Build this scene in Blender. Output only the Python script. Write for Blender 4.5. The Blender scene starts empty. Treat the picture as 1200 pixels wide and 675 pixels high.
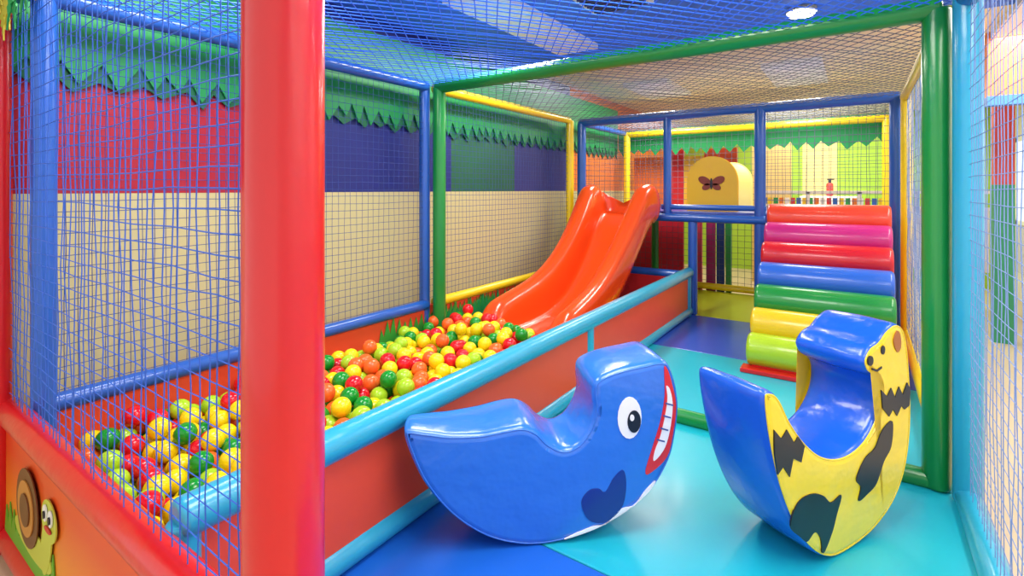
import bpy, bmesh, math, random
import numpy as np
from mathutils import Vector, Matrix
random.seed(7); rng=np.random.default_rng(7)
scene=bpy.context.scene
try:
    scene.view_settings.view_transform='Standard'
    scene.view_settings.look='None'
    scene.view_settings.exposure=0.18
except Exception as e: print(e)

def s2l(c):
    out=[]
    for v in c:
        v=v/255.0
        out.append(v/12.92 if v<=0.04045 else ((v+0.055)/1.055)**2.4)
    return (*out,1.0)

MATS={}
def mat(name,rgb,rough=0.3,coat=0.0,bump=0.0,bscale=8.0,var=0.0,emit=0.0,metal=0.0,sss=0.0):
    if name in MATS: return MATS[name]
    m=bpy.data.materials.new(name); m.use_nodes=True
    nt=m.node_tree; b=nt.nodes['Principled BSDF']
    col=s2l(rgb)
    b.inputs['Base Color'].default_value=col
    b.inputs['Roughness'].default_value=rough
    b.inputs['Metallic'].default_value=metal
    b.inputs['Coat Weight'].default_value=coat
    b.inputs['Coat Roughness'].default_value=0.12
    if emit>0:
        b.inputs['Emission Color'].default_value=col
        b.inputs['Emission Strength'].default_value=emit
    tc=nt.nodes.new('ShaderNodeTexCoord')
    if bump>0:
        n=nt.nodes.new('ShaderNodeTexNoise'); n.inputs['Scale'].default_value=bscale; n.inputs['Detail'].default_value=3
        bp=nt.nodes.new('ShaderNodeBump'); bp.inputs['Strength'].default_value=bump; bp.inputs['Distance'].default_value=0.03
        nt.links.new(tc.outputs['Object'],n.inputs['Vector'])
        nt.links.new(n.outputs['Fac'],bp.inputs['Height']); nt.links.new(bp.outputs['Normal'],b.inputs['Normal'])
    if var>0:
        n2=nt.nodes.new('ShaderNodeTexNoise'); n2.inputs['Scale'].default_value=2.5; n2.inputs['Detail'].default_value=4
        mx=nt.nodes.new('ShaderNodeMix'); mx.data_type='RGBA'
        mx.inputs['A'].default_value=col
        mx.inputs['B'].default_value=(col[0]*(1-var),col[1]*(1-var),col[2]*(1-var),1)
        nt.links.new(tc.outputs['Object'],n2.inputs['Vector'])
        nt.links.new(n2.outputs['Fac'],mx.inputs['Factor']); nt.links.new(mx.outputs['Result'],b.inputs['Base Color'])
    MATS[name]=m
    return m

PAD=dict(rough=0.28,coat=0.3,bump=0.14,bscale=9,var=0.1)
RED=mat('red_vinyl',(220,24,30),**PAD)
BLUE=mat('blue_vinyl',(36,96,190),**PAD)
TEAL=mat('teal_vinyl',(44,168,200),**PAD)
GREEN=mat('green_vinyl',(20,140,58),**PAD)
YEL=mat('yellow_vinyl',(244,214,30),**PAD)
ORP=mat('orange_panel_vinyl',(236,80,44),rough=0.45,bump=0.06,bscale=5,var=0.12)
BEIGE=mat('beige_wall_paint',(214,204,146),rough=0.7,var=0.06)
BLACK=mat('black_vinyl',(20,24,36),rough=0.35)
WHITE=mat('white_vinyl',(245,245,245),rough=0.35)

def add_obj(name,me,parent=None,mats=(),smooth=False):
    o=bpy.data.objects.new(name,me); scene.collection.objects.link(o)
    for m in mats: me.materials.append(m)
    if smooth: me.polygons.foreach_set('use_smooth',[True]*len(me.polygons))
    if parent: o.parent=parent
    return o
def empty(name,loc=(0,0,0)):
    o=bpy.data.objects.new(name,None); scene.collection.objects.link(o); o.location=loc
    o.empty_display_size=0.1
    return o
def pydata(name,v,f,**k):
    me=bpy.data.meshes.new(name); me.from_pydata([tuple(p) for p in v],[],f); me.update()
    return add_obj(name,me,**k)

def box(name,lo,hi,m,parent=None,bevel=0.0):
    x0,y0,z0=lo;x1,y1,z1=hi
    v=[(x0,y0,z0),(x1,y0,z0),(x1,y1,z0),(x0,y1,z0),(x0,y0,z1),(x1,y0,z1),(x1,y1,z1),(x0,y1,z1)]
    f=[(0,3,2,1),(4,5,6,7),(0,1,5,4),(1,2,6,5),(2,3,7,6),(3,0,4,7)]
    o=pydata(name,v,f,parent=parent,mats=[m])
    if bevel>0:
        b=o.modifiers.new('bevel','BEVEL'); b.width=bevel; b.segments=3
    return o

def tube(name,p1,p2,r,m,parent=None,seg=32,rnd=0.35):
    p1=Vector(p1);p2=Vector(p2);ax=(p2-p1);L=ax.length;ax.normalize()
    up=Vector((0,0,1)) if abs(ax.z)<0.9 else Vector((1,0,0))
    a=ax.cross(up).normalized(); b=ax.cross(a).normalized()
    e=r*rnd
    st=[(e*(1-math.cos(k/4*math.pi/2)), r-e+e*math.sin(k/4*math.pi/2)) for k in range(5)]
    prof=st+[(L*i/4,r) for i in (1,2,3)]+[(L-s,rr) for s,rr in reversed(st)]
    v=[];f=[]
    for s,rr in prof:
        for i in range(seg):
            an=2*math.pi*i/seg
            v.append(p1+ax*s+a*(rr*math.cos(an))+b*(rr*math.sin(an)))
    n=len(prof)
    for j in range(n-1):
        for i in range(seg):
            i2=(i+1)%seg
            f.append((j*seg+i,j*seg+i2,(j+1)*seg+i2,(j+1)*seg+i))
    f.append(tuple(range(seg-1,-1,-1))); f.append(tuple((n-1)*seg+i for i in range(seg)))
    o=pydata(name,v,f,parent=parent,mats=[m],smooth=True)
    return o

# ------------------------------------------------ ROOM
XL=-2.95; XR=0.34; YF=0.57; Y1=3.08; Y2=5.8; Y3=7.3; H=2.25
FZ=-0.2
floor_m=mat('beige_floor_tile',(216,200,166),rough=0.4,var=0.1)
box('floor',(-5,-2.5,FZ-0.1),(3.2,13.2,FZ),floor_m)
ceil_w=mat('ceiling_paint_white',(244,226,190),rough=0.8)
ceil_b=mat('ceiling_paint_blue',(72,124,230),rough=0.7,var=0.1)
ce=empty('ceiling')
box('ceiling_panel_front',(-5,-0.8,2.75),(3.2,5.1,2.85),ceil_b,ce)
box('ceiling_panel_rear',(-5,5.1,2.75),(3.2,13.2,2.85),ceil_w,ce)
wl=empty('wall_left')
WX=-3.15
box('lower_paint',(WX-0.15,-0.4,FZ),(WX,13,1.38),BEIGE,wl)
box('upper_red',(WX-0.15,-0.4,1.38),(WX,1.75,2.75),mat('wall_red',(190,22,52),rough=0.4,var=0.35),wl)
box('upper_navy',(WX-0.15,1.75,1.38),(WX,3.55,2.75),mat('wall_navy',(34,46,132),rough=0.4,var=0.3),wl)
box('upper_dkgreen',(WX-0.15,3.55,1.38),(WX,4.6,2.75),mat('wall_dkgreen',(36,108,76),rough=0.5,var=0.3),wl)
box('upper_indigo',(WX-0.15,4.6,1.38),(WX,5.9,2.75),mat('wall_indigo',(56,60,136),rough=0.5,var=0.3),wl)
box('upper_orange',(WX-0.15,5.9,1.38),(WX,13,2.75),mat('wall_orange',(240,130,50),rough=0.5,var=0.2),wl)
wb=empty('wall_back')
LIME=mat('wall_lime',(168,214,70),rough=0.6,var=0.1)
LY=mat('wall_lightyellow',(240,226,150),rough=0.6)
box('lime_part',(-3.3,11.0,FZ),(-0.9,11.2,2.75),LIME,wb)
box('pale_part',(-0.9,11.0,FZ),(-0.35,11.2,2.75),LY,wb)
box('lime_part_b',(-0.35,11.0,FZ),(3.2,11.2,2.75),LIME,wb)
wr=empty('wall_right')
WW=mat('wall_white_paint',(240,236,236),rough=0.6)
box('white_part',(1.9,-2.4,FZ),(2.1,13,2.75),WW,wr)
box('lilac_band',(1.88,-2.4,0.2),(1.9,11,0.9),mat('lilac',(210,210,232),rough=0.6),wr)
for k,y in enumerate((6.6,8.6)):
    w=empty('window_%d'%(k+1))
    fr=mat('window_frame_white',(250,250,250),rough=0.4)
    gl=mat('window_daylight_glass',(215,228,246),rough=0.2,emit=.7)
    box('glass',(1.865,y,0.95),(1.875,y+1.5,2.1),gl,w)
    for a,b_ in (((1.85,y-.05,0.9),(1.9,y+1.55,0.96)),((1.85,y-.05,2.08),(1.9,y+1.55,2.14)),((1.85,y-.05,.9),(1.9,y+.02,2.14)),((1.85,y+1.48,.9),(1.9,y+1.55,2.14)),((1.85,y+.72,.9),(1.9,y+.78,2.14))):
        box('frame',a,b_,fr,w)

# ------------------------------------------------ PLATFORM + MATS
pl=box('platform_base',(XL-0.05,0.66,FZ),(XR+0.1,Y3+.05,-0.05),mat('platform_wood',(180,60,50),rough=0.6))
fm=empty('vinyl_floor_mats')
MT=dict(rough=0.3,coat=0.12,bump=0.10,bscale=3.5,var=0.12)
box('mat_blue_front',(-1.56,0.66,-0.05),(XR+.06,1.70,0.0),mat('mat_blue',(28,104,208),**MT),fm,0.006)
box('mat_teal_a',(-1.56,1.705,-0.05),(XR+.06,3.06,0.0),mat('mat_teal',(28,182,200),**MT),fm,0.006)
box('mat_teal_b',(-1.56,3.065,-0.05),(XR+.06,4.48,0.0),MATS['mat_teal'],fm,0.006)
box('mat_blue_rear',(-1.56,4.485,-0.05),(XR+.06,5.78,0.0),mat('mat_blue2',(52,90,196),**MT),fm,0.006)
box('mat_lime',(XL,5.785,-0.05),(XR+.06,Y3,0.0),mat('mat_lime',(210,220,40),**MT),fm,0.006)
box('mat_pit_floor',(XL+.03,0.66,-0.05),(-1.565,5.6,0.04),mat('mat_pit',(30,110,190),rough=.5),fm)

# ------------------------------------------------ FRAME
fr=empty('padded_play_frame')
R=0.05
def T(n,a,b,m,r=R): return tube(n,a,b,r,m,fr)
T('post_red_front',(-0.95,YF,FZ),(-0.95,YF,H+.15),RED,0.077)
T('post_red_corner',(-3.13,YF-.03,FZ),(-3.13,YF-.03,H),RED,.045)
T('rail_red_top',(-3.16,YF,0.42),(-0.95,YF,0.42),RED,.052)
T('rail_red_bottom',(-3.16,YF,-0.13),(-0.95,YF,-0.13),RED,.05)
T('rail_front_top',(-3.0,YF,H),(XR,YF,H),BLUE)
T('post_blue_left',(XL,YF+.08,0),(XL,YF+.08,H),BLUE,.045)
T('post_blue_left_b',(XL-.02,Y1-.06,0),(XL-.02,Y1-.06,H),BLUE,.045)
T('rail_blue_low',(XL,YF+.1,0.45),(XL,Y1-.05,0.45),BLUE,.042)
T('rail_blue_top',(XL,YF+.1,H),(XL,Y1-.05,H),BLUE,.042)
T('post_green_left',(-2.86,Y1,0),(-2.86,Y1,H),GREEN,.053)
T('post_green_right',(0.295,Y1,0),(0.295,Y1,H),GREEN,.056)
T('beam_green',(-2.88,Y1,H),(0.315,Y1,H),GREEN,.056)
T('bar_green_floor',(-1.54,Y1,0.03),(0.3,Y1,0.03),GREEN,.045)
T('rail_yellow_low',(XL,Y1+.03,0.45),(XL,5.5,0.45),YEL,.042)
T('rail_yellow_top',(XL,Y1+.03,H),(XL,5.5,H),YEL,.042)
T('post_yellow_left',(XL,5.52,0),(XL,5.52,H),YEL,.05)
T('post_teal_right',(XR+.055,3.0,0),(XR+.055,3.0,H+.3),TEAL,.054)
T('rail_teal_right_floor',(XR+.055,0.55,0.03),(XR+.055,2.98,0.03),TEAL,.05)
T('rail_teal_right_top',(XR+.055,0.55,H),(XR+.055,2.98,H),BLUE,.045)
T('rail_yellow_right_low',(XR,Y1+.05,0.12),(XR,Y2-.05,0.12),YEL,.045)
T('rail_yellow_right_top',(XR,Y1+.05,H-.02),(XR,Y2-.05,H-.02),YEL,.045)
T('post_yellow_right',(XR,Y2-.14,0),(XR,Y2-.14,H),YEL,.045)
T('post_blue_rear_left',(XL+.02,Y2,0),(XL+.02,Y2,H),BLUE,.055)
T('post_blue_rear_right',(0.27,Y2,0),(0.27,Y2,H),BLUE,.05)
T('beam_blue_rear',(XL,Y2,H),(0.3,Y2,H),BLUE,.052)
T('post_blue_mid_a',(-1.83,Y2,1.1),(-1.83,Y2,H),BLUE,.045)
T('post_blue_mid_b',(-0.86,Y2,0),(-0.86,Y2,H),BLUE,.055)
T('post_blue_low',(-1.545,Y2,0),(-1.545,Y2,1.12),BLUE,.05)
T('beam_platform_a',(-2.9,Y2-.03,1.08),(-0.8,Y2-.03,1.08),BLUE,.045)
T('beam_platform_b',(-1.9,Y2,1.2),(-0.8,Y2,1.2),BLUE,.03)
T('beam_yellow_rear',(XL,Y3,H-.02),(0.28,Y3,H-.02),YEL,.045)
T('post_yellow_rear_left',(XL+.03,Y3,0),(XL+.03,Y3,H),YEL,.05)
T('post_yellow_rear_right',(0.26,Y3,0),(0.26,Y3,H),YEL,.05)
T('post_green_rear',(-2.45,Y3-.1,0),(-2.45,Y3-.1,1.1),GREEN,.05)
T('rail_blue_side_rear',(XL,Y2,H),(XL,Y3,H),BLUE,.04)
T('rail_right_rear',(XR,Y2,H),(XR,Y3,H),YEL,.04)
T('rail_yellow_rear_low',(XL,Y3,0.06),(0.28,Y3,0.06),YEL,.045)
box('upper_deck',(-2.9,Y2+.02,1.05),(0.25,Y3-.06,1.15),mat('deck_blue',(46,80,180),**MT),fr,.01)

# ------------------------------------------------ BALL PIT BARRIERS
PX=-1.57
bp=empty('pit_side_barrier')
tube('rail_teal_top',(PX,YF+.05,0.475),(PX,Y2-.06,0.475),.058,TEAL,bp)
tube('rail_teal_bottom',(PX,YF+.05,0.05),(PX,Y2-.06,0.05),.05,TEAL,bp)
for i,y in enumerate((YF+.07,3.2,5.66)):
    tube('upright_%d'%i,(PX,y,0.0),(PX,y,0.47),.045,TEAL,bp)
box('panel_side',(PX-.02,YF+.1,0.03),(PX+.02,Y2-.08,0.46),ORP,bp,.008)
box('pit_lining_panel',(XL-.03,YF+.1,0.0),(XL+.01,5.57,0.44),ORP)
be=empty('pit_end_barrier')
box('panel_end',(XL+.05,5.60,0.0),(PX-.06,5.66,0.44),mat('panel_red',(214,40,42),rough=.4),be)
tube('rail_end',(XL+.05,5.63,0.46),(PX-.06,5.63,0.46),.045,BLUE,be)

# front picture panel (flat painted board)
fp=empty('painted_front_panel')
pm=bpy.data.materials.new('panel_orange_gradient'); pm.use_nodes=True
nt=pm.node_tree;b=nt.nodes['Principled BSDF'];b.inputs['Roughness'].default_value=.35
tc=nt.nodes.new('ShaderNodeTexCoord');sp=nt.nodes.new('ShaderNodeSeparateXYZ');cr=nt.nodes.new('ShaderNodeValToRGB')
nt.links.new(tc.outputs['Generated'],sp.inputs[0]);nt.links.new(sp.outputs['Z'],cr.inputs['Fac']);nt.links.new(cr.outputs['Color'],b.inputs['Base Color'])
cr.color_ramp.elements[0].color=s2l((250,180,40));cr.color_ramp.elements[1].color=s2l((228,76,28));cr.color_ramp.elements[1].position=.75
box('board',(-3.1,YF-.015,-0.12),(-0.98,YF+.015,0.41),pm,fp)
def poly_y(name,pts,y,m,parent,th=.004):
    n=len(pts)
    v=[(x,y,z) for x,z in pts]+[(x,y+th,z) for x,z in pts]
    f=[tuple(range(n)),tuple(range(2*n-1,n-1,-1))]+[(i,(i+1)%n,n+(i+1)%n,n+i) for i in range(n)]
    return pydata(name,v,f,parent=parent,mats=[m])
def poly_x(name,pts,x,m,parent,th=.004):
    n=len(pts)
    v=[(x,y,z) for y,z in pts]+[(x+th,y,z) for y,z in pts]
    f=[tuple(range(n)),tuple(range(2*n-1,n-1,-1))]+[(i,(i+1)%n,n+(i+1)%n,n+i) for i in range(n)]
    return pydata(name,v,f,parent=parent,mats=[m])
GR=mat('painted_grass_green',(102,186,44),rough=.4,var=.2)
DG=mat('leaf_green',(20,150,78),rough=.45,var=.15)
def ell(cx,cz,a,b_,n=28,rot=0):
    return [(cx+a*math.cos(t)*math.cos(rot)-b_*math.sin(t)*math.sin(rot),cz+a*math.cos(t)*math.sin(rot)+b_*math.sin(t)*math.cos(rot)) for t in [2*math.pi*i/n for i in range(n)]]
pts=[(-3.08,-.1)]
x=-3.08
while x<-1.0:
    pts.append((x+.03,-.02+random.uniform(.02,.12))); pts.append((x+.06,-.04+random.uniform(0,.03))); x+=.06
pts.append((-1.0,-.1))
poly_y('grass',list(reversed(pts)),YF-.021,GR,fp)
BR=mat('painted_brown',(110,66,30),rough=.4)
YP=mat('painted_lime',(196,206,70),rough=.4)
for cx,s in ((-2.66,1.25),(-1.6,1.0)):
    poly_y('snail_body',ell(cx+.02,.03,.20*s,.045*s),YF-.024,YP,fp)
    poly_y('snail_neck',ell(cx+.17*s,.11,.045*s,.11*s,28,-.3),YF-.025,YP,fp)
    poly_y('snail_head',ell(cx+.20*s,.20,.07*s,.06*s),YF-.027,YP,fp)
    poly_y('snail_shell',ell(cx-.03,.15,.12*s,.12*s),YF-.029,BR,fp)
    poly_y('snail_shell_mid',ell(cx-.03,.15,.085*s,.085*s),YF-.034,mat('painted_tan',(200,136,60),rough=.4),fp)
    poly_y('snail_shell_inner',ell(cx-.02,.15,.05*s,.05*s),YF-.039,BR,fp)
    for dx in (-.02,.03):
        poly_y('snail_eye',ell(cx+(.20+dx)*s,.225,.018*s,.024*s),YF-.033,WHITE,fp)
        poly_y('snail_pupil',ell(cx+(.203+dx)*s,.222,.008*s,.011*s),YF-.038,BLACK,fp)
    poly_y('snail_smile',ell(cx+.205*s,.175,.03*s,.008*s),YF-.033,mat('painted_red',(200,40,40),rough=.4),fp)
gl=empty('grass_cutout')
def grass_strip(y0,y1,hmax):
    pts=[(y0,.22)];y=y0
    while y<y1:
        hh=hmax*(0.55+.45*math.sin((y-y0)/(y1-y0)*math.pi))
        pts.append((y+.03,.27+random.uniform(.3,1)*hh*.5+0.05)); pts.append((y+.055,.27+random.uniform(0,.03))); y+=.06
    pts.append((y1,.22)); return pts
poly_x('grass_a',grass_strip(2.5,3.9,.38),XL+.015,mat('leaf_green_light',(60,165,60),rough=.45,var=.3),gl)
poly_x('grass_b',grass_strip(3.0,4.5,.32),XL+.022,DG,gl)

# ------------------------------------------------ SCALLOPED GREEN CANOPY TRIM
ct=empty('green_leaf_canopy_trim')
def jag(y0,y1,zt,zb,step,amp):
    pts=[];y=y0;k=0
    while y<y1:
        pts.append((y,zb+random.uniform(.5,1)*amp)); pts.append((y+step*.5,zb-random.uniform(.1,.8)*amp)); y+=step*random.uniform(.8,1.25)
    pts.append((y1,zb+amp)); pts+= [(y1,zt),(y0,zt)]
    return pts
poly_x('trim_left',jag(0.2,7.4,2.62,1.96,.13,.085),WX+.03,DG,ct,.01)
poly_x('trim_left_back',jag(0.2,7.4,2.62,1.90,.17,.06),WX+.012,mat('leaf_green_dark',(14,110,70),rough=.5,var=.2),ct,.01)
poly_y('trim_back',jag(-3.1,0.3,2.30,1.95,.16,.08),Y3+.10,DG,ct,.01)
LYG=mat('palm_leaf_yellow',(206,190,50),rough=.5,var=.3)
pf=empty('palm_leaf_fringe')
def leaf(cx,cz,L,ang,m,y):
    pts=[];n=7
    dx,dz=math.cos(ang),math.sin(ang);px_,pz=-dz,dx
    for i in range(n+1):
        t=i/n;w=.045*math.sin(math.pi*min(t*1.1,1))+.004
        pts.append((cx+dx*L*t+px_*w,cz+dz*L*t+pz*w))
        if i<n: pts.append((cx+dx*L*(t+.06)+px_*w*.45,cz+dz*L*(t+.06)+pz*w*.45))
    for i in range(n,-1,-1):
        t=i/n;w=.045*math.sin(math.pi*min(t*1.1,1))+.004
        pts.append((cx+dx*L*t-px_*w,cz+dz*L*t-pz*w))
        if i>0: pts.append((cx+dx*L*(t-.06)-px_*w*.45,cz+dz*L*(t-.06)-pz*w*.45))
    return poly_y('leaf',pts,y,m,pf,.004)
for i,(cx,a,L,m) in enumerate([(-2.95,-1.9,.26,LYG),(-2.90,-1.4,.26,LYG),(-2.84,-2.2,.24,LYG),(-2.80,-1.2,.26,LYG),(-2.70,-1.8,.24,LYG),(-2.62,-1.4,.27,DG),(-2.55,-2.0,.28,DG),(-2.46,-1.2,.27,DG),(-2.36,-1.8,.26,DG),(-2.28,-1.3,.25,LYG)]):
    leaf(cx,2.26,L,a,m,YF-.06-.005*i)

# ------------------------------------------------ NETS
class Net:
    def __init__(s): s.v=[];s.f=[]
    def cord(s,pts,r):
        n=len(pts);base=len(s.v)
        d=(Vector(pts[-1])-Vector(pts[0])).normalized()
        up=Vector((0,0,1)) if abs(d.z)<.9 else Vector((1,0,0))
        a=d.cross(up).normalized()*r;b=d.cross(a).normalized()*r
        for p in pts:
            p=Vector(p); s.v+= [p+a,p+b,p-a,p-b]
        for j in range(n-1):
            for i in range(4):
                k=(i+1)%4
                s.f.append((base+j*4+i,base+j*4+k,base+(j+1)*4+k,base+(j+1)*4+i))
    def square(s,o,u,v,W,Hh,cell,r,wav=.004):
        o=Vector(o);u=Vector(u);v=Vector(v);nrm=u.cross(v)
        def line(a,dirv,L,side):
            k=max(2,int(L/.22))
            return [a+dirv*(L*i/k)+side*(wav*random.uniform(-1,1) if 0<i<k else 0)+nrm*(random.uniform(-1,1)*wav) for i in range(k+1)]
        n=int(W/cell)
        for i in range(1,n+1): s.cord(line(o+u*(i*cell),v,Hh,u),r)
        n=int(Hh/cell)
        for i in range(1,n+1): s.cord(line(o+v*(i*cell),u,W,v),r)
    def diamond(s,o,u,v,W,Hh,cell,r,wav=.004,slope=1.0):
        o=Vector(o);u=Vector(u);v=Vector(v);nrm=u.cross(v)
        for sg in (1,-1):
            c0=-slope*Hh if sg>0 else 0; c1=W if sg>0 else W+slope*Hh
            c=c0+cell/2
            while c<c1:
                ys=sorted([(0-c)/(sg*slope),(W-c)/(sg*slope)])
                a=max(0,ys[0]);b_=min(Hh,ys[1])
                if b_-a>.02:
                    k=max(1,int((b_-a)/.25));P=[]
                    for i in range(k+1):
                        y=a+(b_-a)*i/k;x=c+sg*slope*y
                        w=wav if 0<i<k else 0
                        P.append(o+u*(x+random.uniform(-w,w))+v*y+nrm*random.uniform(-w,w))
                    s.cord(P,r)
                c+=cell
    def done(s,m): return pydata('safety_net',s.v,s.f,mats=[m])
NB=mat('net_cord_blue',(48,100,200),rough=.6); NW=mat('net_cord_paleblue',(120,146,196),rough=.6)
ND=mat('net_cord_dark',(84,92,112),rough=.6); NBd=mat('net_cord_navy',(40,66,140),rough=.6)
NBt=mat('net_cord_brightblue',(50,112,236),rough=.6)
ex=(1,0,0);ey=(0,1,0);ez=(0,0,1)
n=Net(); n.square((-3.12,YF,.45),ex,ez,2.12,1.8,.05,.0018,.006); n.done(NB)
n=Net(); n.square((XL,YF+.1,.45),ey,ez,2.4,1.8,.05,.0017); n.done(NBd)
n=Net(); n.square((XL,Y1,.45),ey,ez,2.42,1.8,.05,.0018); n.done(NBd)
n=Net(); n.square((XL,5.55,.45),ey,ez,1.7,1.8,.06,.0022); n.done(ND)
n=Net(); n.diamond((XL,YF,H+.01),ex,ey,XR-XL,Y1-YF,.07,.003,.006,.75); n.done(NBt)
n=Net(); n.diamond((XL,Y1,H+.01),ex,ey,XR-XL,Y2-Y1,.08,.0024,.006,.75); n.done(ND)
n=Net(); n.diamond((XL,Y2,H+.01),ex,ey,XR-XL,Y3-Y2,.08,.0024,.006,.75); n.done(ND)
n=Net(); n.square((XR+.055,.6,.08),ey,ez,2.36,2.15,.055,.0015); n.done(NW)
n=Net(); n.square((XR,Y1,.14),ey,ez,Y2-Y1,2.1,.06,.0018); n.done(NW)
n=Net(); n.square((XR-.02,Y2,.05),ey,ez,Y3-Y2,2.2,.06,.002); n.done(NW)
n=Net(); n.square((XL,Y3,.06),ex,ez,3.25,2.18,.08,.0024); n.done(ND)
n=Net(); n.square((-.86,Y2,1.15),ex,ez,1.15,1.1,.07,.002); n.done(ND)
n=Net(); n.square((-2.9,Y2+.02,1.15),ex,ez,1.07,1.1,.07,.002); n.done(ND)

# ------------------------------------------------ BALLS
br=.048
def icos(sub):
    bm=bmesh.new(); bmesh.ops.create_icosphere(bm,subdivisions=sub,radius=br)
    v=np.array([x.co[:] for x in bm.verts]); f=np.array([[q.index for q in p.verts] for p in bm.faces]); bm.free(); return v,f
i3=icos(3); i2=icos(2)
xmin,xmax,ymin,ymax=XL+.075,PX-.108,YF+.11,5.54
def blocked(x,y): return (y>3.38) and (-2.86<x<-1.79)
z0=.09
offs=[(0,0)]+[(math.cos(a)*.02,math.sin(a)*.02) for a in np.linspace(0,2*math.pi,9)[:-1]]
arr=np.zeros((3000,3)); cnt=0
for k in range(1240):
    for _ in range(40):
        x=rng.uniform(xmin,xmax);y=rng.uniform(ymin,ymax)
        if not blocked(x,y): break
    bestz=None
    for it in range(14):
        c=np.array([(x+a,y+b2) for a,b2 in offs])
        c[:,0]=np.clip(c[:,0],xmin,xmax);c[:,1]=np.clip(c[:,1],ymin,ymax)
        if cnt:
            near=arr[:cnt][(np.abs(arr[:cnt,0]-x)<.13)&(np.abs(arr[:cnt,1]-y)<.13)]
        else: near=arr[:0]
        if len(near):
            d2=((c[:,None,:]-near[None,:,:2])**2).sum(2)
            hh=np.where(d2<4*br*br,near[None,:,2]+np.sqrt(np.maximum(4*br*br-d2,0)),z0)
            z=np.maximum(hh.max(1),z0)
        else: z=np.full(len(c),z0)
        for q in range(len(c)):
            if blocked(c[q,0],c[q,1]): z[q]=9
        q=int(np.argmin(z))
        x,y=c[q];bestz=z[q]
        if q==0: break
    if bestz<.36:
        arr[cnt]=(x,y,bestz);cnt+=1
arr=arr[:cnt]
cols=[mat('ball_yellow',(250,220,22),rough=.17),mat('ball_lime',(174,218,42),rough=.17),mat('ball_green',(20,148,44),rough=.17),mat('ball_red',(226,20,36),rough=.17),mat('ball_orange',(250,106,40),rough=.17)]
V=[];F=[];MI=[];off=0
for p in arr:
    v,f=(i3 if p[2]>.17 else i2)
    V.append(v+p);F.append(f+off);off+=len(v);MI.append(np.full(len(f),rng.choice(5,p=[.29,.19,.19,.17,.16])))
V=np.concatenate(V);F=np.concatenate(F);MI=np.concatenate(MI)
me=bpy.data.meshes.new('ball_pit_balls');me.vertices.add(len(V));me.vertices.foreach_set('co',V.astype(np.float32).ravel())
me.loops.add(len(F)*3);me.loops.foreach_set('vertex_index',F.astype(np.int32).ravel())
me.polygons.add(len(F));me.polygons.foreach_set('loop_start',np.arange(0,len(F)*3,3,dtype=np.int32))
me.update(calc_edges=True)
for c in cols: me.materials.append(c)
me.polygons.foreach_set('material_index',MI.astype(np.int32))
me.polygons.foreach_set('use_smooth',np.ones(len(F),dtype=bool))
me.validate()
o=bpy.data.objects.new('ball_pit_balls',me);scene.collection.objects.link(o)

# ------------------------------------------------ SLIDE
SM=mat('slide_orange_plastic',(240,80,24),rough=.2,coat=.35,var=.08)
stn=[(5.72,1.12,.28),(5.58,1.10,.38),(5.40,.98,.46),(5.2,.79,.45),(5.0,.61,.43),(4.8,.46,.41),(4.6,.33,.40),(4.4,.24,.38),(4.2,.18,.36),(4.0,.15,.34),(3.8,.14,.31),(3.6,.14,.27),(3.47,.14,.13)]
cxs=-2.33
def cs(w,zb,hw):
    return [(-w,max(zb-.20,.05)),(-w-.01,zb+hw*.4),(-w+.0,zb+hw-.08),(-w+.04,zb+hw-.015),(-w+.11,zb+hw),(-w+.18,zb+hw-.03),(-w+.22,zb+hw*.6),(-w+.235,zb+.06),(-w+.26,zb),(0,zb-.005)]
v=[];f=[]
S=[]
for i in range(len(stn)-1):
    for t in (0,.5):
        a,b2=stn[i],stn[i+1]; S.append(tuple(a[k]*(1-t)+b2[k]*t for k in range(3)))
S.append(stn[-1])
for (y,zb,hw) in S:
    w=.43+.03*math.cos((y-3.5)*2.6)
    h1=cs(w,zb,hw);full=h1+[(-x,z) for x,z in reversed(h1[:-1])]
    for x,z in full: v.append((cxs+x,y,z))
m_=len(full)
for j in range(len(S)-1):
    for i in range(m_):
        k=(i+1)%m_
        f.append((j*m_+i,(j+1)*m_+i,(j+1)*m_+k,j*m_+k))
f.append(tuple(range(m_)));f.append(tuple((len(S)-1)*m_+i for i in range(m_-1,-1,-1)))
sl=pydata('playground_slide',v,f,mats=[SM],smooth=True)
bm=bmesh.new();bm.from_mesh(sl.data);bmesh.ops.recalc_face_normals(bm,faces=bm.faces);bm.to_mesh(sl.data);bm.free()
ss=sl.modifiers.new('s','SUBSURF');ss.levels=2;ss.render_levels=2

# ------------------------------------------------ ROLLER RAMP
rp=empty('padded_roller_ramp')
rc=[(178,214,40),(246,204,34),(30,144,60),(46,104,208),(212,26,40),(200,40,124),(236,70,42)]
RN=['lime','yellow','green','blue','red','magenta','orange']
for i in range(7):
    y=4.34+i*.178;z=.147+i*.165
    tube('roller_'+RN[i],(-.73,y,z),(.22,y,z),.126,mat('roller_vinyl_'+RN[i],rc[i],**PAD),rp,48,.25)
v=[(-.69,4.22,0),(-.69,5.7,0),(-.69,5.7,1.02),(-.69,5.4,1.02),(.18,4.22,0),(.18,5.7,0),(.18,5.7,1.02),(.18,5.4,1.02)]
f=[(0,3,2,1),(4,5,6,7),(0,4,7,3),(3,7,6,2),(2,6,5,1),(1,5,4,0)]
pydata('wedge',v,f,parent=rp,mats=[RED])
box('base_board',(-.76,4.17,0),(.24,4.3,.035),RED,rp,.008)

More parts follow.
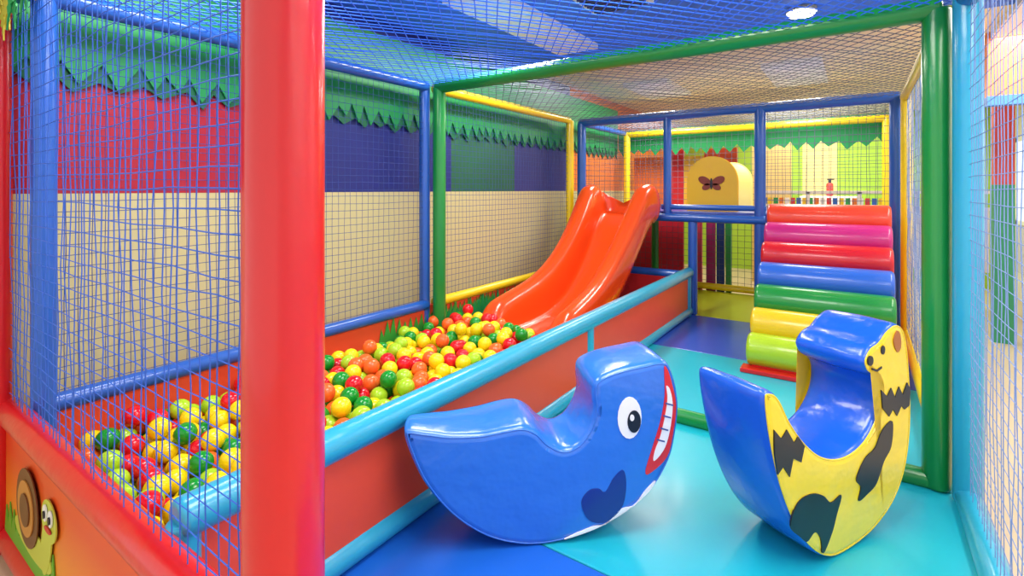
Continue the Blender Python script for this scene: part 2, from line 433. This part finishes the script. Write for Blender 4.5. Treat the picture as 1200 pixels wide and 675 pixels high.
# ------------------------------------------------ ROCKERS
def catmull(pts,n=6):
    out=[];N=len(pts)
    for i in range(N):
        p0,p1,p2,p3=[Vector(pts[(i+k-1)%N]) for k in range(4)]
        for j in range(n):
            t=j/n
            out.append(.5*((2*p1)+(-p0+p2)*t+(2*p0-5*p1+4*p2-p3)*t*t+(-p0+3*p1-3*p2+p3)*t**3))
    return out
def rocker(name,pts,th,C,phi,m_edge,m_face,taper=None):
    e=empty(name)
    e.location=(C[0],C[1],0); e.rotation_euler=(0,0,math.pi/2-phi)
    P=catmull(pts); N=len(P)
    ar=sum(P[i].x*P[(i+1)%N].y-P[(i+1)%N].x*P[i].y for i in range(N))
    if ar<0: P.reverse()
    nr=[]
    for i in range(N):
        d=(P[(i+1)%N]-P[i-1]).normalized(); nr.append(Vector((-d.y,d.x)))
    prof=[(0,.030),(.004,.014),(.014,.004),(.03,0),(th*.5,-.004),(th-.03,0),(th-.014,.004),(th-.004,.014),(th,.030)]
    bm=bmesh.new();rings=[]
    for t,ins in prof:
        ring=[]
        for i in range(N):
            p=P[i]+nr[i]*ins
            k=1.0
            if taper: k=taper(p.x)
            ring.append(bm.verts.new((p.x,t*k,p.y)))
        rings.append(ring)
    for j in range(len(rings)-1):
        for i in range(N):
            k=(i+1)%N
            fc=bm.faces.new((rings[j][i],rings[j][k],rings[j+1][k],rings[j+1][i])); fc.smooth=True
            fc.material_index=0 if 1<=j<=6 else 1
    f1=bm.faces.new(rings[0][::-1]); f2=bm.faces.new(rings[-1])
    f1.material_index=1; f2.material_index=1
    r=bmesh.ops.triangulate(bm,faces=[f1,f2])
    for q in r['faces']: q.material_index=1
    bmesh.ops.recalc_face_normals(bm,faces=bm.faces)
    me=bpy.data.meshes.new('body');bm.to_mesh(me);bm.free()
    add_obj('body',me,e,[m_edge,m_face])
    nv=[];nf=[];k=6
    for i in range(N):
        p=P[i]+nr[i]*.012; d=nr[i]
        kk=taper(p.x) if taper else 1
        for q in range(k):
            a=2*math.pi*q/k; rr=.0035
            nv.append((p.x+d.x*rr*math.cos(a),.005*kk+rr*math.sin(a),p.y+d.y*rr*math.cos(a)))
    for i in range(N):
        for q in range(k): nf.append((i*k+q,i*k+(q+1)%k,((i+1)%N)*k+(q+1)%k,((i+1)%N)*k+q))
    pydata('piping',nv,nf,parent=e,mats=[m_face],smooth=True)
    return e
def decal(parent,name,pts,m,y=-.003,sm=True,n=5):
    P=catmull(pts,n) if sm else [Vector(p) for p in pts]
    N=len(P)
    ar=sum(P[i].x*P[(i+1)%N].y-P[(i+1)%N].x*P[i].y for i in range(N))
    if ar<0: P.reverse()
    v=[(p.x,y,p.y) for p in P]+[(p.x,y+.006,p.y) for p in P]
    f=[tuple(range(N)),tuple(range(2*N-1,N-1,-1))]+[(i,N+i,N+(i+1)%N,(i+1)%N) for i in range(N)]
    return pydata(name,v,f,parent=parent,mats=[m])

RV=dict(rough=.25,coat=.45,bump=.38,bscale=7,var=.1)
WB=mat('whale_blue_vinyl',(46,120,220),**RV)
whale=[(-.586,.485),(-.50,.475),(-.42,.46),(-.30,.455),(-.20,.467),(-.13,.47),(-.075,.445),(-.03,.40),(.03,.37),(.09,.39),(.135,.45),(.155,.515),(.15,.585),(.165,.635),(.24,.668),(.36,.69),(.455,.697),(.495,.635),(.517,.52),(.505,.40),(.475,.29),(.40,.175),(.29,.095),(.16,.035),(0,.0),(-.14,.004),(-.28,.05),(-.41,.145),(-.51,.27),(-.57,.40)]
def tp(x): 
    t=min(max((-.15-x)/.43,0),1); return 1-.55*t*t
wh=rocker('whale_rocker',whale,.30,(-.985,1.735),math.radians(47),WB,WB,tp)
NVY=mat('whale_navy_vinyl',(24,48,134),rough=.3,coat=.3)
decal(wh,'mouth_red',[(.448,.672),(.462,.665),(.480,.61),(.498,.52),(.486,.41),(.458,.31),(.385,.250),(.368,.262),(.40,.36),(.432,.46),(.45,.56)],mat('mouth_red_vinyl',(222,26,40),rough=.3,coat=.3),-.004)
decal(wh,'teeth',[(.455,.60),(.470,.585),(.482,.52),(.470,.42),(.445,.345),(.402,.30),(.406,.34),(.430,.40),(.450,.48),(.460,.55)],WHITE,-.007)
for i,(x,z) in enumerate([(.462,.53),(.452,.48),(.44,.43),(.425,.385)]):
    decal(wh,'tooth_gap',[(x-.010,z-.002),(x+.022,z-.012),(x+.022,z-.006),(x-.010,z+.004)],mat('tooth_line',(60,80,150),rough=.4),-.0085,False)
decal(wh,'eye_white',ell(.30,.48,.050,.084,20),WHITE,-.004,False)
decal(wh,'eye_pupil',ell(.318,.465,.028,.045,20),BLACK,-.007,False)
decal(wh,'eye_glint',ell(.308,.482,.009,.013,12),WHITE,-.010,False)
decal(wh,'fin_patch',[(.10,.155),(.13,.20),(.17,.205),(.20,.19),(.235,.245),(.275,.27),(.285,.20),(.265,.12),(.20,.07),(.13,.085)],NVY,-.004)
decal(wh,'belly_white',[(.03,.018),(.14,.055),(.20,.062),(.26,.115),(.32,.125),(.37,.185),(.41,.215),(.375,.17),(.285,.105),(.16,.048)],WHITE,-.004)

TB=mat('rocker_blue_vinyl',(26,96,212),**RV); TY=mat('rocker_yellow_vinyl',(255,222,30),**RV)
tiger=[(-.475,.69),(-.43,.70),(-.385,.665),(-.33,.58),(-.25,.49),(-.15,.415),(-.04,.38),(.07,.385),(.16,.425),(.225,.50),(.24,.585),(.21,.635),(.15,.67),(.13,.72),(.17,.765),(.235,.785),(.29,.82),(.36,.84),(.42,.815),(.455,.74),(.475,.62),(.487,.46),(.475,.32),(.43,.19),(.34,.09),(.20,.025),(.04,.0),(-.10,.01),(-.22,.085),(-.32,.21),(-.40,.37),(-.455,.55)]
tg=rocker('tiger_rocker',tiger,.30,(-.045,2.325),math.radians(28),TB,TY)
decal(tg,'stripe_tail',[(-.43,.57),(-.39,.53),(-.36,.555),(-.32,.50),(-.295,.515),(-.26,.475),(-.28,.42),(-.325,.445),(-.345,.385),(-.38,.43),(-.41,.41),(-.425,.48)],BLACK,-.004,False)
decal(tg,'stripe_belly',[(-.34,.21),(-.30,.28),(-.22,.29),(-.15,.265),(-.10,.225),(-.035,.235),(-.065,.17),(-.095,.11),(-.15,.05),(-.165,.11),(-.20,.145),(-.245,.125),(-.28,.15)],BLACK,-.004)
decal(tg,'stripe_middle',[(.325,.44),(.25,.42),(.195,.36),(.125,.335),(.065,.27),(.095,.23),(.08,.18),(.14,.19),(.205,.215),(.26,.29),(.315,.34)],BLACK,-.004)
decal(tg,'stripe_neck',[(.24,.585),(.285,.55),(.315,.58),(.345,.535),(.375,.575),(.405,.535),(.44,.58),(.465,.55),(.458,.48),(.42,.47),(.395,.49),(.36,.455),(.33,.49),(.30,.465),(.25,.51)],BLACK,-.004,False)
TO=mat('tiger_brown',(176,104,36),rough=.35)
decal(tg,'nose',ell(.165,.715,.018,.020,14),BLACK,-.004,False)
decal(tg,'mouth_line',[(.175,.685),(.21,.672),(.245,.68),(.245,.672),(.21,.664),(.175,.677)],BLACK,-.004,False)
decal(tg,'pupil',ell(.255,.745,.014,.018,14),BLACK,-.004,False)
decal(tg,'ear',[(.335,.78),(.36,.81),(.385,.79),(.39,.74),(.365,.72),(.34,.75)],TO,-.004)

# ------------------------------------------------ REAR TOYS
at=empty('arched_play_tunnel')
AY=mat('arch_yellow',(250,196,30),rough=.35,coat=.2);AW=mat('arch_cream',(244,222,120),rough=.4,coat=.2)
def arch(w,h0,h1,n=20):
    pts=[(-w,0),(w,0),(w,h0)]
    for i in range(1,n):
        a=math.pi*i/n; pts.append((w*math.cos(a),h0+(h1-h0)*math.sin(a)))
    pts.append((-w,h0)); return pts
cx,z0a=-1.40,1.155
def extr(name,pts,y0,y1,m):
    return poly_y(name,[(cx+x,z0a+z) for x,z in pts],y0,m,at,y1-y0)
o=extr('shell',arch(.24,.34,.59),6.1,7.15,AW); b_=o.modifiers.new('b','BEVEL');b_.width=.015;b_.segments=2;b_.limit_method='ANGLE'
o=extr('front_face',arch(.255,.34,.605),6.04,6.11,AY); b_=o.modifiers.new('b','BEVEL');b_.width=.02;b_.segments=3;b_.limit_method='ANGLE'
MR=mat('butterfly_brown',(140,50,30),rough=.4)
for sx in (-1,1):
    poly_y('wing_up',[(cx+x,z) for x,z in ell(sx*.075,1.50,.075,.045,20,sx*.5)],6.03,MR,at)
    poly_y('wing_low',[(cx+x,z) for x,z in ell(sx*.055,1.43,.05,.035,20,-sx*.5)],6.03,MR,at)
poly_y('butterfly_body',[(cx+x,z) for x,z in ell(0,1.465,.013,.065,14)],6.025,BLACK,at)

pn=empty('colored_play_panels')
def pan(nm,x0,x1,z0_,z1,y,c): box(nm,(x0,y,z0_),(x1,y+.05,z1),mat('panel_'+nm,c,rough=.5,var=.15),pn)
pan('maroon',-3.0,-2.12,-.2,1.12,7.45,(206,26,56))
pan('orange',-2.98,-2.5,1.13,1.9,7.75,(244,124,50))
pan('red_upper',-2.5,-2.2,1.13,2.0,7.75,(214,40,44))
pan('yellow_upper',-2.2,-1.9,1.13,1.9,7.75,(248,190,60))
pan('orange_b',-1.9,-1.45,1.13,2.0,7.75,(232,84,44))
pan('pink',-2.02,-1.86,-.2,1.1,7.45,(214,60,100))
pan('magenta',-1.80,-1.68,-.2,1.1,7.45,(170,34,110))
pan('navy',-1.66,-1.56,-.2,1.1,7.45,(30,60,140))
pan('green',-1.54,-1.47,-.2,1.1,7.45,(50,150,80))
pan('cream',-1.55,-.95,-.2,2.2,9.6,(236,206,130))
fe=empty('block_fence')
box('fence_top',(-1.4,9.0,1.34),(1.4,9.06,1.38),WW,fe);box('fence_bottom',(-1.4,9.0,1.12),(1.4,9.06,1.16),WW,fe)
for i in range(5): box('fence_leg',(-1.35+i*.66,9.0,FZ),(-1.30+i*.66,9.06,1.36),WW,fe)
box('fence_board',(-1.4,9.03,.3),(1.4,9.05,1.12),WW,fe)
cc=[(230,50,50),(40,110,210),(250,210,40),(40,170,80),(240,130,40),(255,255,255)]
for i in range(34): box('block',(-1.38+i*.08,9.01,1.17),(-1.32+i*.08,9.05,1.27),mat('block_%d'%(i%6),cc[i%6],rough=.4),fe)
cb=box('storage_cabinet',(-.9,10.4,FZ),(0,10.95,1.28),WW,None,.01)
fx=empty('fire_extinguisher')
tube('tank',(-.45,10.7,1.28),(-.45,10.7,1.52),.055,mat('extinguisher_red',(216,80,70),rough=.3),fx,20,.6)
tube('neck',(-.45,10.7,1.5),(-.45,10.7,1.58),.025,BLACK,fx,12)
box('handle',(-.49,10.68,1.57),(-.38,10.72,1.595),BLACK,fx)
gp=empty('painted_pillar')
box('pillar_green',(1.15,7.2,FZ),(1.31,7.36,1.45),mat('pillar_green',(50,150,104),rough=.5),gp)
box('pillar_red',(1.15,7.2,1.45),(1.31,7.36,2.75),mat('pillar_red',(214,74,62),rough=.5),gp)
ob=empty('orange_canopy')
box('canopy_board',(.9,5.9,2.2),(1.85,6.0,2.75),mat('canopy_orange',(240,136,80),rough=.5),ob)
box('canopy_trim',(.9,5.88,2.12),(1.85,6.0,2.2),mat('canopy_blue',(70,140,220),rough=.5),ob)

# ------------------------------------------------ CEILING FIXTURES + LIGHTS
def area(name,loc,sx,sy,e,col=(1,.95,.865),rot=(0,0,0)):
    l=bpy.data.lights.new(name,'AREA');l.shape='RECTANGLE';l.size=sx;l.size_y=sy;l.energy=e;l.color=col
    o=bpy.data.objects.new(name,l);o.location=loc;o.rotation_euler=rot;scene.collection.objects.link(o);return o
def fixture(nm,x,y,w,l,e):
    f_=empty(nm)
    box('housing',(x-w/2-.03,y-l/2-.03,2.70),(x+w/2+.03,y+l/2+.03,2.75),WW,f_)
    a=area('lamp',(x,y,2.695),w,l,e); a.parent=f_
fixture('added_fill_light',-2.2,3.45,.35,1.6,56)
fixture('added_fill_light',-.6,1.4,.8,1.4,58)  # added fill lamp over the front mats, for even light
fixture('added_fill_light',-2.3,.9,.5,1.2,36)  # invented fill lamp that lights the near end of the ball pit
fixture('added_fill_light',-.6,6.6,.5,1.2,50)  # extra lamp put in to brighten the rear deck
fixture('added_fill_light',-2.2,6.6,.5,1.0,50)  # added lamp that lifts the brightness of the left rear corner
fixture('added_fill_light',-.6,9.6,1.8,1.6,70)  # made-up lamp that brightens the back wall
fixture('added_fill_light',1.2,4.6,.5,2.6,60)  # added fill from the right, for surfaces facing that side
fixture('added_fill_light',1.2,1.2,.6,2.2,50)  # another added fill lamp on the right, near end
sd=empty('recessed_downlight')
tube('ring',(-.36,4.32,2.72),(-.36,4.32,2.755),.1,WW,sd,32)
tube('bulb',(-.36,4.32,2.71),(-.36,4.32,2.73),.085,mat('lamp_glow',(255,245,225),emit=14),sd,32)
av=empty('air_vent')
box('vent_frame',(-1.65,3.1,2.72),(-1.2,3.5,2.75),WW,av)
for i in range(9): box('vent_slat',(-1.62,3.13+i*.04,2.705),(-1.23,3.145+i*.04,2.722),mat('vent_dark',(60,70,110),rough=.5),av)

w=bpy.data.worlds.new('world');scene.world=w;w.use_nodes=True
bg=w.node_tree.nodes['Background'];bg.inputs['Color'].default_value=(1,.97,.92,1);bg.inputs['Strength'].default_value=1.12

cam=bpy.data.cameras.new('camera');co=bpy.data.objects.new('camera',cam);scene.collection.objects.link(co)
cam.sensor_width=36;cam.lens=590/1200*36;cam.shift_y=-(337.5-222)/1200;cam.clip_start=.02
co.location=(0,0,1.4);co.rotation_euler=(math.pi/2,0,math.atan(408/590))
scene.camera=co
